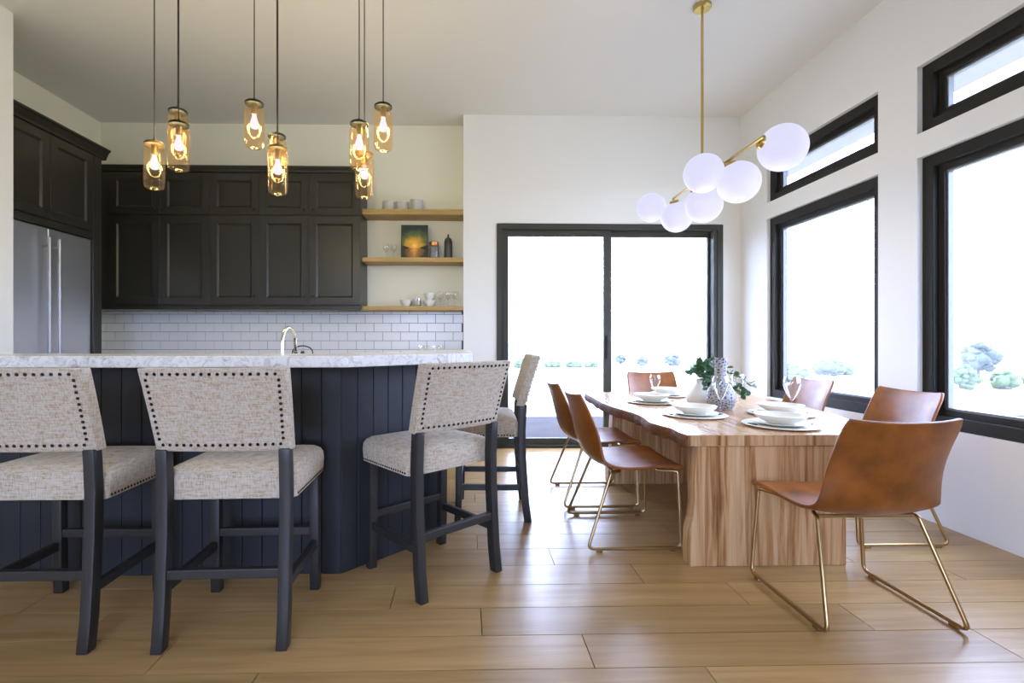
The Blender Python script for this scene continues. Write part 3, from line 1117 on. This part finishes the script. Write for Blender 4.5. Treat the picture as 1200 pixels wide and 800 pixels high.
# end faces: slab legs with a wavy left side
for y0, y1 in ((2.487, 2.575), (3.93, 4.02)):
    lp = [(1.132, 0.0), (1.130, 0.10), (1.135, 0.18), (1.150, 0.24), (1.160, 0.32), (1.158, 0.42), (1.163, 0.52), (1.166, 0.611)]
    rp = [(1.945, 0.611), (1.942, 0.5), (1.94, 0.0)]
    poly = [(x - 1.6, z) for x, z in lp + rp]
    m_ = len(poly)
    mb = MB()
    mb.rings([[(x, y0 - 3.5, z) for x, z in poly], [(x, y1 - 3.5, z) for x, z in poly]])
    mb.build('leg', M['tablewood'], tb, bevel=0.003, seg=1)
box(-0.18, 0.08, 2.576 - 3.5, 3.929 - 3.5, 0.50, 0.61).build('rail', M['tablewood'], tb)

# ------------------------------------------------------------------ on the table
TZ = 0.6702


def make_charger():
    t = thing('charger', '', 'charger', (0, 0, 0), 0, 'chargers on the table')
    MB().lathe([(0.0, 0.0), (0.15, 0.0), (0.19, 0.006), (0.196, 0.011), (0.192, 0.013), (0.15, 0.008), (0.0, 0.008)], 40).build('dish', M['china'], t, smooth=40)
    for s in (-1, 1):
        box(0.160 * s - 0.015, 0.160 * s + 0.015, -0.024, 0.024, 0.0065, 0.0150).build('handle_slot', M['slot'], t, bevel=0.002)
    return t


def make_plate():
    o = MB().lathe([(0.0, 0.0), (0.085, 0.0), (0.12, 0.008), (0.142, 0.014), (0.141, 0.017), (0.118, 0.012), (0.085, 0.005), (0.0, 0.005)], 40).build('dinner_plate', M['china'], smooth=40)
    return tag(o, '', 'plate', 'dinner plates on the chargers')


def make_bowl():
    o = MB().lathe([(0.0, 0.0), (0.065, 0.0), (0.07, 0.006), (0.105, 0.022), (0.128, 0.040), (0.134, 0.052), (0.130, 0.053), (0.122, 0.040), (0.098, 0.024), (0.06, 0.010), (0.0, 0.008)], 40).build('soup_bowl', M['china'], smooth=40)
    return tag(o, '', 'bowl', 'soup bowls on the plates')


spots = [((1.758, 2.735), 0, 'at the near end of the table'),
         ((1.448, 3.120), PI / 2, 'in front of the nearer left chair'),
         ((1.430, 3.790), PI / 2, 'in front of the farther left chair'),
         ((1.738, 4.250), 0, 'at the far end of the table'),
         ((2.030, 3.160), PI / 2, 'in front of the near window side chair')]
ch0, pl0, bo0 = make_charger(), make_plate(), make_bowl()
for i, ((x, y), rz, where) in enumerate(spots):
    for o0, nm, dz in ((ch0, 'round cream charger with dark handle slots', 0), (pl0, 'cream dinner plate on a charger', 0.0085), (bo0, 'shallow cream soup bowl on a plate', 0.0140)):
        lab = nm + ' ' + where
        # the slots lie left and right of the diner as the photograph shows them
        if i == 0:
            o0.location = (x, y, TZ + dz)
            o0['label'] = lab
        else:
            dup(o0, lab, (x, y, TZ + dz), 0)


def make_wineglass():
    t = thing('wine_glass', '', 'glass', (0, 0, 0), 0, 'wine glasses on the table')
    MB().lathe([(0.034, 0.0), (0.034, 0.002), (0.008, 0.006), (0.004, 0.012), (0.0035, 0.05), (0.004, 0.072)], 20).build('stem', M['clear'], t, smooth=40)
    MB().lathe([(0.004, 0.072), (0.012, 0.084), (0.030, 0.112), (0.046, 0.150), (0.054, 0.185), (0.052, 0.212), (0.044, 0.238)], 24).build('bowl', M['clear'], t, smooth=60)
    return t


wg = make_wineglass()
wg['label'] = 'tall wine glass standing in front of the grey patterned vase'
wg.location = (1.716, 3.31, TZ)
dup(wg, 'wine glass at the right of the grey vase, among the leaves', (2.16, 3.90, TZ), 0, 0.88)
dup(wg, 'wine glass on the window side, before the far window chair', (2.200, 3.30, TZ), 0, 0.98)
dup(wg, 'wine glass at the far end, before the far end chair', (1.58, 4.12, TZ), 0, 0.80)

v1 = MB().lathe([(0.0, 0), (0.080, 0), (0.097, 0.02), (0.099, 0.05), (0.088, 0.085), (0.066, 0.115), (0.044, 0.140), (0.030, 0.160), (0.026, 0.185), (0.030, 0.192), (0.024, 0.192), (0.020, 0.160), (0.0, 0.15)], 32, (0, 0, 0)).build('vase', M['ceramic'], smooth=50)
tag(v1, 'squat white teardrop vase behind the grey patterned vase', 'vase')
v1.location = (1.745, 3.665, TZ)
v2 = MB().lathe([(0.0, 0), (0.070, 0), (0.090, 0.03), (0.098, 0.07), (0.092, 0.115), (0.072, 0.155), (0.050, 0.185), (0.040, 0.215), (0.038, 0.30), (0.041, 0.355), (0.035, 0.356), (0.032, 0.30), (0.0, 0.28)], 36).build('vase', M['pattern'], smooth=50)
tag(v2, 'grey patterned bottle vase with a long neck on the table', 'vase')
v2.location = (1.778, 3.43, TZ)

eu = thing('eucalyptus_sprig', 'green eucalyptus sprigs spilling from the white vase', 'plant', (1.745, 3.665, TZ + 0.18))


def leaf_mesh(sz):
    mb = MB()
    ring = []
    for i in range(10):
        a = 2 * PI * i / 10
        rr = sz * (1.0 - 0.10 * math.cos(2 * a))
        ring.append((rr * math.sin(a) * 0.92, rr * math.cos(a) + sz, 0.12 * sz * math.sin(a) ** 2))
    c0 = (0, sz, 0.0)
    top = [(x, y, z + 0.0008) for x, y, z in ring]
    bot = [(x, y, z - 0.0008) for x, y, z in ring]
    mb.add(top + bot + [(0, sz, -0.0005), (0, sz, -0.002)],
           [(i, (i + 1) % 10, 20) for i in range(10)] + [((i + 1) % 10 + 10, i + 10, 21) for i in range(10)] + [(i, i + 10, (i + 1) % 10 + 10, (i + 1) % 10) for i in range(10)])
    return mb


lp0 = leaf_mesh(0.024).build('leaf', M['leaf'], eu, smooth=60)
lp0.location = (0.0, 0.02, 0.03)
lp0.rotation_euler = (0.6, 0.2, 0.3)
stems = [
    [(0, 0, -0.10), (-0.01, -0.01, 0.02), (-0.05, -0.03, 0.06), (-0.10, -0.05, 0.045)],
    [(0, 0, -0.10), (-0.005, -0.02, 0.03), (-0.03, -0.04, 0.10), (-0.02, -0.06, 0.15)],
    [(0, 0, -0.10), (0.01, -0.02, 0.04), (0.04, -0.03, 0.12), (0.08, -0.05, 0.16)],
    [(0, 0, -0.10), (-0.01, -0.03, 0.02), (-0.02, -0.09, 0.02), (-0.045, -0.15, -0.04)],
    [(0, 0, -0.10), (0.02, 0.0, 0.03), (0.10, -0.02, 0.09), (0.17, -0.06, 0.10)],
    [(0, 0, -0.10), (0.03, 0.02, 0.02), (0.15, 0.0, 0.06), (0.26, -0.05, 0.03), (0.33, -0.10, -0.03)],
    [(0, 0, -0.10), (0.03, 0.01, 0.01), (0.14, -0.02, 0.04), (0.24, -0.10, -0.02), (0.28, -0.16, -0.10)],
    [(0, 0, -0.10), (0.02, 0.02, 0.02), (0.12, 0.0, 0.03), (0.22, -0.12, -0.05), (0.21, -0.20, -0.12)],
]
rl = random.Random(3)
for st in stems:
    sm = smooth_line(st, 5)
    MB().tube(sm, 0.002, 5).build('stem', M['stem'], eu, smooth=60)
    for i, p in enumerate(sm[5:]):
        for s in (-1, 1):
            if rl.random() < 0.30:
                continue
            o = lp0.copy()
            C.objects.link(o)
            o.location = p
            o.rotation_euler = (rl.uniform(-0.9, 0.9) + 0.5, rl.uniform(-0.7, 0.7), rl.uniform(0, 2 * PI))
            q = rl.uniform(0.72, 1.12)
            o.scale = (q, q, q)

# ------------------------------------------------------------------ shelf things
YS = 5.40


def cup_mesh(r_, h):
    return MB().lathe([(0.0, 0), (r_ * 0.86, 0), (r_ * 0.97, 0.008), (r_, 0.02), (r_, h), (r_ - 0.006, h + 0.001), (r_ - 0.007, 0.02), (0.0, 0.014)], 24)


for x, r_, h, lab in ((-0.848, 0.068, 0.106, 'grey white cup on the highest shelf, leftmost of three'),
                      (-0.703, 0.069, 0.104, 'grey white cup on the highest shelf, middle of three'),
                      (-0.546, 0.072, 0.126, 'taller grey white cup on the highest shelf, rightmost of three')):
    o = cup_mesh(r_, h).build('cup', M['greychina'], smooth=50)
    o.location = (x, YS, 2.5435)
    tag(o, lab, 'cup', 'cups on the highest shelf')
pf = thing('framed_picture', 'small framed painting of an orange sunset over water', 'picture', (-0.568, YS - 0.02, 2.0305))
box(-0.146, 0.146, 0.0, 0.02, 0, 0.376).build('frame', M['framedark'], pf, bevel=0.002, seg=1)
pr = box(-0.137, 0.137, -0.002, 0.001, 0.009, 0.367).build('print', M['sunset'], pf)
pf.rotation_euler = (-math.radians(4), 0, 0)
sj = thing('storage_jar', 'glass storage jar with a copper lid beside the sunset picture', 'jar', (-0.356, YS, 2.0305))
MB().lathe([(0.0, 0), (0.050, 0), (0.054, 0.01), (0.054, 0.125), (0.048, 0.145)], 24).build('jar', M['clear'], sj, smooth=50)
MB().lathe([(0.0, 0.004), (0.049, 0.004), (0.049, 0.118), (0.0, 0.12)], 20).build('contents', M['jarcontents'], sj, smooth=50)
MB().lathe([(0.0, 0.146), (0.051, 0.146), (0.052, 0.185), (0.046, 0.190), (0.0, 0.190)], 24).build('lid', M['copper'], sj, smooth=40)
bt = thing('bottle', 'dark rounded bottle with a stopper at the right end of the middle shelf', 'bottle', (-0.202, YS, 2.0305))
MB().lathe([(0.0, 0), (0.042, 0), (0.045, 0.006), (0.045, 0.185), (0.040, 0.212), (0.026, 0.232), (0.013, 0.240), (0.012, 0.252), (0.0, 0.252)], 24).build('body', M['bottle'], bt, smooth=50)
MB().lathe([(0.0, 0.2525), (0.009, 0.2525), (0.011, 0.262), (0.008, 0.272), (0.0, 0.273)], 14).build('stopper', M['bottle'], bt, smooth=50)


def tumbler(r_, h):
    return MB().lathe([(0.0, 0.0), (r_ * 0.8, 0.0), (r_ * 0.9, 0.005), (r_, h * 0.5), (r_ * 1.02, h), (r_ * 0.96, h), (r_ * 0.9, 0.02), (0.0, 0.016)], 20)


def shelf_glass():
    t = thing('stem_glass', '', 'glass', (0, 0, 0), 0, 'glasses on the shelves')
    MB().lathe([(0.030, 0.0), (0.030, 0.002), (0.006, 0.006), (0.0035, 0.012), (0.0035, 0.075)], 16).build('stem', M['clear'], t, smooth=40)
    MB().lathe([(0.004, 0.075), (0.022, 0.088), (0.036, 0.112), (0.039, 0.138), (0.034, 0.165)], 20).build('bowl', M['clear'], t, smooth=60)
    return t


sg = shelf_glass()
sg['label'] = 'clear stem glass on the middle shelf left of the picture, left of two'
sg.location = (-0.878, YS, 2.0305)
dup(sg, 'clear stem glass on the middle shelf left of the picture, right of two', (-0.795, YS + 0.02, 2.0305))
dup(sg, 'clear stem glass on the lowest shelf, leftmost of three', (-0.290, YS, 1.5135))
dup(sg, 'clear stem glass on the lowest shelf, middle of three', (-0.205, YS + 0.02, 1.5135))
dup(sg, 'clear stem glass on the lowest shelf, rightmost of three', (-0.125, YS - 0.01, 1.5135))


def bowl_mesh(r_, h):
    return MB().lathe([(0.0, 0), (r_ * 0.5, 0), (r_ * 0.55, 0.006), (r_ * 0.85, h * 0.45), (r_, h), (r_ - 0.005, h), (r_ * 0.8, h * 0.5), (r_ * 0.45, 0.012), (0.0, 0.010)], 24)


for x, z, r_, h, lab in ((-0.662, 1.5135, 0.064, 0.072, 'small white bowl on the lowest shelf, standing alone'),
                         (-0.414, 1.5135, 0.068, 0.070, 'small white bowl on the lowest shelf, bottom of a stack'),
                         (-0.414, 1.5265, 0.0, 0.0, '')):
    if not lab:
        continue
    o = bowl_mesh(r_, h).build('bowl', M['china'], smooth=50)
    o.location = (x, YS, z)
    tag(o, lab, 'bowl', 'bowls on the lowest shelf')
o = bowl_mesh(0.060, 0.075).build('bowl', M['china'], smooth=50)
o.location = (-0.410, YS, 1.5135 + 0.0705)
tag(o, 'small white bowl on the lowest shelf, top of a stack', 'bowl', 'bowls on the lowest shelf')
o = tumbler(0.052, 0.09).build('tumbler', M['clear'], smooth=50)
o.location = (-0.545, YS + 0.01, 1.5135)
tag(o, 'clear tumbler on the lowest shelf between the white bowls', 'glass')

# ------------------------------------------------------------------ on the island
fa = thing('faucet', 'tall gooseneck faucet rising behind the island counter', 'faucet', (-1.006, 2.72, 0.9202), math.radians(-4))
MB().lathe([(0.0, 0), (0.026, 0), (0.026, 0.012), (0.014, 0.02), (0.013, 0.06), (0.0, 0.06)], 16).build('base', M['chrome'], fa, smooth=40)
pts = [(0, 0, 0.05), (0, 0, 0.215)]
for i in range(1, 12):
    a = PI * i / 12 * 1.08
    pts.append((0, 0.085 - 0.085 * math.cos(a), 0.215 + 0.085 * math.sin(a)))
pts.append((0.0, 0.18, 0.16))
MB().tube(pts, 0.0088, 12).build('spout', M['chrome'], fa, smooth=50)
MB().tube([(0, 0.1795, 0.165), (0, 0.186, 0.10)], 0.0125, 12).build('spray_head', M['chrome'], fa, smooth=50)
tp = thing('teapot', 'small teapot with a black arched handle behind the island counter', 'teapot', (-1.02, 3.10, 0.9202))
MB().lathe([(0.0, 0), (0.05, 0), (0.062, 0.02), (0.066, 0.05), (0.060, 0.085), (0.045, 0.11), (0.03, 0.115)], 24).build('body', M['greychina'], tp, smooth=50)
MB().lathe([(0.034, 0.114), (0.03, 0.124), (0.0, 0.13)], 20).build('lid', M['greychina'], tp, smooth=50)
MB().lathe([(0.004, 0.129), (0.011, 0.142), (0.013, 0.153), (0.008, 0.163), (0.0, 0.165)], 14).build('knob', M['knob'], tp, smooth=50)
hp = [(-0.062, 0, 0.085), (-0.062, 0, 0.14)] + [(0.062 * math.cos(a), 0, 0.155 + 0.040 * math.sin(a)) for a in [PI * (1 - i / 10) for i in range(0, 11)]] + [(0.062, 0, 0.14), (0.062, 0, 0.085)]
MB().tube(hp, 0.0042, 8).build('handle', M['knob'], tp, smooth=60)
MB().tube([(0.0, -0.055, 0.05), (0.0, -0.085, 0.07), (0.0, -0.10, 0.10)], [0.014, 0.010, 0.007], 10).build('spout', M['greychina'], tp, smooth=60)
for x, lab in ((-0.300, 'small clear glass bowl on the bar counter end, left of two'), (-0.205, 'small clear glass bowl on the bar counter end, right of two')):
    o = bowl_mesh(0.040, 0.032).build('glass_bowl', M['clear'], smooth=50)
    o.location = (x, 3.50, 1.0802)
    tag(o, lab, 'bowl', 'glass bowls on the bar counter')

# ------------------------------------------------------------------ jar pendants over the island
def make_pendant(capmat):
    t = thing('pendant_light', '', 'lamp', (0, 0, 0), 0, 'glass jar pendants above the island')
    R_ = 0.0545
    MB().lathe([(0.048, -0.008), (0.052, -0.006), (0.052, 0.004), (0.046, 0.010), (0.012, 0.014), (0.008, 0.030), (0.0, 0.030)], 28).lathe([(0.048, -0.008), (0.0, -0.008)], 28).build('cap', capmat, t, smooth=35)
    MB().lathe([(0.044, -0.009), (0.044, -0.02), (0.051, -0.03), (R_, -0.045), (R_, -0.225), (0.050, -0.248), (0.040, -0.256), (0.0, -0.252)], 28).build('jar', M['amber'], t, smooth=50)
    MB().lathe([(0.0, -0.009), (0.017, -0.009), (0.017, -0.052), (0.015, -0.062), (0.0, -0.062)], 16).build('socket', M['socket'], t, smooth=40)
    MB().lathe([(0.012, -0.062), (0.013, -0.078), (0.019, -0.098), (0.0245, -0.118), (0.0235, -0.132), (0.016, -0.144), (0.0, -0.149)], 20).build('bulb', M['bulb'], t, smooth=60)
    L = bpy.data.lights.new('bulb_light', 'POINT')
    L.energy = PEND_W
    L.color = (0.97, 0.93, 0.52)
    L.shadow_soft_size = 0.05
    lo_ = bpy.data.objects.new('bulb_light', L)
    C.objects.link(lo_)
    lo_.parent = t
    lo_.location = (0, 0, -0.112)
    return t


PEND_W = 9.0
P_ = [(-1.804, 2.90, 2.281, 1, 'leftmost jar pendant with a gold cap, hanging low'),
      (-1.739, 3.02, 2.525, 0, 'jar pendant with a black cap, high behind another at the left'),
      (-1.619, 2.82, 2.362, 0, 'jar pendant with a black cap, second from left, in front of a higher one'),
      (-1.241, 2.92, 2.531, 0, 'jar pendant hanging high at the left of the middle cluster'),
      (-1.148, 3.02, 2.381, 0, 'jar pendant with a black cap, behind the low one of the middle cluster'),
      (-1.067, 2.82, 2.232, 1, 'jar pendant with a gold cap, lowest of the middle cluster'),
      (-0.616, 2.85, 2.387, 0, 'jar pendant with a black cap at the left of the right cluster'),
      (-0.611, 2.97, 2.258, 1, 'jar pendant with a gold cap, lowest of the right cluster'),
      (-0.491, 2.92, 2.521, 0, 'rightmost jar pendant, hanging high')]
protos = [make_pendant(M['cap']), make_pendant(M['capgold'])]
usedp = [False, False]
for x, y, z, g, lab in P_:
    if not usedp[g]:
        o = protos[g]
        usedp[g] = True
        o.location = (x, y, z)
        o['label'] = lab
    else:
        o = dup(protos[g], lab, (x, y, z))
for x, y, z, g, lab in P_:
    o = [q for q in C.objects if q.get('label') == lab][0]
    MB().tube([(0, 0, 0.028), (0, 0, ZC - z - 0.022)], 0.0033, 8).build('cord', M['cord'], o)
    MB().lathe([(0.0, -0.022), (0.028, -0.022), (0.042, -0.008), (0.044, -0.001), (0.0, -0.001)], 20, (0, 0, ZC - z)).build('ceiling_cup', M['cap'], o, smooth=40)

# ------------------------------------------------------------------ globe chandelier over the table
ch = thing('globe_chandelier', 'brass bar chandelier with six white glass globes above the table', 'chandelier', (1.69, 3.516, ZC))
bz = 2.31 - ZC
MB().lathe([(0.0, -0.03), (0.055, -0.03), (0.062, -0.022), (0.062, -0.0005), (0.0, -0.0005)], 28).build('canopy', M['gold'], ch, smooth=40)
MB().tube([(0, 0, -0.03), (0, 0, bz)], 0.0095, 12).build('rod', M['gold'], ch, smooth=40)
MB().tube([(0, 2.78 - 3.516, bz), (0, 4.02 - 3.516, bz)], 0.009, 12).build('bar', M['gold'], ch, smooth=40)
G = [((1.600, 4.26, 2.298), 0.123), ((1.734, 4.05, 2.168), 0.126), ((1.547, 3.20, 2.240), 0.125), ((1.777, 3.67, 2.166), 0.133), ((1.756, 3.16, 2.170), 0.132), ((1.844, 2.85, 2.274), 0.133)]
for (x, y, z), r_ in G:
    c = Vector((x - 1.69, y - 3.516, z - ZC))
    by = min(max(c.y, 2.79 - 3.516), 4.01 - 3.516)
    att = Vector((0, by, bz))
    if y > 4.2:
        att = Vector((1.728 - 1.69, 4.19 - 3.516, 2.215 - ZC))
    dirv = (c - att).normalized()
    g = MB()
    seg, rg = 32, 18
    g.lathe([(r_ * math.sin(PI * i / rg), -r_ * math.cos(PI * i / rg)) for i in range(rg + 1)], seg)
    o = g.build('globe', M['globe'], ch, smooth=180)
    o.location = c
    L0 = (c - att).length - r_
    cup = MB().tube([att - c, att - c + dirv * (L0 + 0.004)], 0.008, 10)
    cup.lathe([(0.0, 0.0), (0.030, 0.0), (0.038, 0.012), (0.040, 0.02), (0.037, 0.02), (0.0, 0.008)], 24, tuple(att - c + dirv * (L0 - 0.010)), axis=dirv)
    cup.build('cup', M['gold'], o, smooth=40)
    L = bpy.data.lights.new('globe_light', 'POINT')
    L.energy = 2.5
    L.color = (1.0, 0.95, 0.9)
    L.shadow_soft_size = 0.12
    lo_ = bpy.data.objects.new('globe_light', L)
    C.objects.link(lo_)
    lo_.parent = o
    lo_.location = -dirv * 0.0 + Vector((0, 0, -r_ - 0.13))

# ------------------------------------------------------------------ outside
tag(box(XR + T + 0.002, 3.76, YF, YB + 0.6, 3.06, 3.26).build('trim_eave', M['eave']), kind='structure')
tag(box(-6, 9, YB + 0.28, 7.77, -0.35, -0.05).build('patio', M['patio']), kind='structure')
mb = MB()
mb.add([(-1500, -1500, -8.5), (1500, -1500, -8.5), (1500, 2000, -8.5), (-1500, 2000, -8.5)], [(0, 1, 2, 3)])
tag(mb.build('field_ground', M['field']), kind='structure')


def crown_mesh(w_, h, n_, rnd):
    mb = MB()
    for _ in range(n_):
        a, q = rnd.uniform(0, 2 * PI), math.sqrt(rnd.random()) * 0.8
        zz = rnd.random()
        rad = (0.34 - 0.22 * abs(zz - 0.4)) * w_ * rnd.uniform(0.22, 0.6)
        env = math.sin(PI * (0.12 + 0.86 * zz)) ** 0.7
        c = (math.cos(a) * q * w_ / 2 * env, math.sin(a) * q * w_ / 2 * env, h * (0.1 + 0.82 * zz))
        prof = [(rad * math.sin(PI * i / 5) * rnd.uniform(0.75, 1.2), -rad * 0.8 * math.cos(PI * i / 5)) for i in range(6)]
        prof[0] = (0.0, prof[0][1])
        prof[-1] = (0.0, prof[-1][1])
        mb.lathe(prof, 7, c)
    return mb


rt = random.Random(11)
tree_l = [(18.7, 166.7, 6.0, 3.4, 1, 'low distant bush at the left edge of the glass door'),
          (31.0, 177.0, 7.4, 2.0, 1, 'low distant bush in the left door pane, leftmost of three in a row'),
          (38.5, 176.9, 6.8, 1.9, 1, 'low distant bush in the left door pane, middle of three in a row'),
          (45.5, 178.0, 6.6, 1.8, 1, 'low distant bush in the left door pane, rightmost of three in a row'),
          (52.5, 168.0, 4.0, 5.0, 0, 'small distant tree right beside the middle door stile'),
          (59.0, 165.0, 4.5, 4.4, 0, 'small distant tree standing alone in the right door pane'),
          (64.8, 154.3, 5.5, 5.4, 0, 'rounded distant tree left of the vase in the right door pane'),
          (71.5, 150.0, 6.0, 4.0, 1, 'low distant thicket right of the rounded tree'),
          (80.5, 154.0, 6.5, 3.8, 1, 'low distant thicket at the right edge of the glass door'),
          (74.5, 112.0, 6.5, 4.4, 1, 'pale bush at the left of the far window view'),
          (86.0, 116.0, 7.0, 5.0, 0, 'leafy distant tree in the middle of the far window view'),
          (104.0, 136.0, 9, 3.6, 1, 'low distant hedge at the right of the far window view'),
          (90.5, 93.6, 5.0, 3.8, 1, 'green bush at the left of the near window view'),
          (97.5, 94.5, 5.0, 5.0, 1, 'green bush below the tall tree in the near window view'),
          (112.0, 106.0, 8.0, 9.3, 0, 'tall open tree above the bushes in the near window view'),
          (106.0, 95.5, 5.5, 3.8, 1, 'green hedge at the right of the tall tree in the near window view'),
          (115.0, 96.5, 6.5, 4.2, 1, 'green hedge at the right edge of the near window view')]
for x, y, w_, h, bush, lab in tree_l:
    nm = 'bush' if bush else 'tree'
    r = thing(nm, lab, nm, (x, y, -8.5), 0, 'bushes outside' if bush else 'trees outside')
    z0 = 0.0 if bush else h * 0.28
    cm = crown_mesh(w_, h - z0, 60 if bush else 80, rt).build('crown', M['bush' if bush else 'crown'], r, smooth=80)
    cm.location = (0, 0, z0)
    MB().tube([(0, 0, 0), (0.1, 0, h * 0.3), (0, 0.1, h * 0.6)], [0.28 * h / 6, 0.2 * h / 6, 0.08 * h / 6], 7).build('trunk', M['trunk'], r)

# morning haze over the fields
hz_m = bpy.data.materials.new('field_haze')
hz_m.use_nodes = True
q = hz_m.node_tree
q.nodes.clear()
o_ = q.nodes.new('ShaderNodeOutputMaterial')
v_ = q.nodes.new('ShaderNodeVolumeScatter')
v_.inputs['Color'].default_value = (0.9, 0.95, 1.0, 1)
v_.inputs['Density'].default_value = 0.00035
q.links.new(v_.outputs[0], o_.inputs['Volume'])
tag(box(-400, 400, 12, 420, -8.4, 40).build('haze', hz_m), kind='structure')
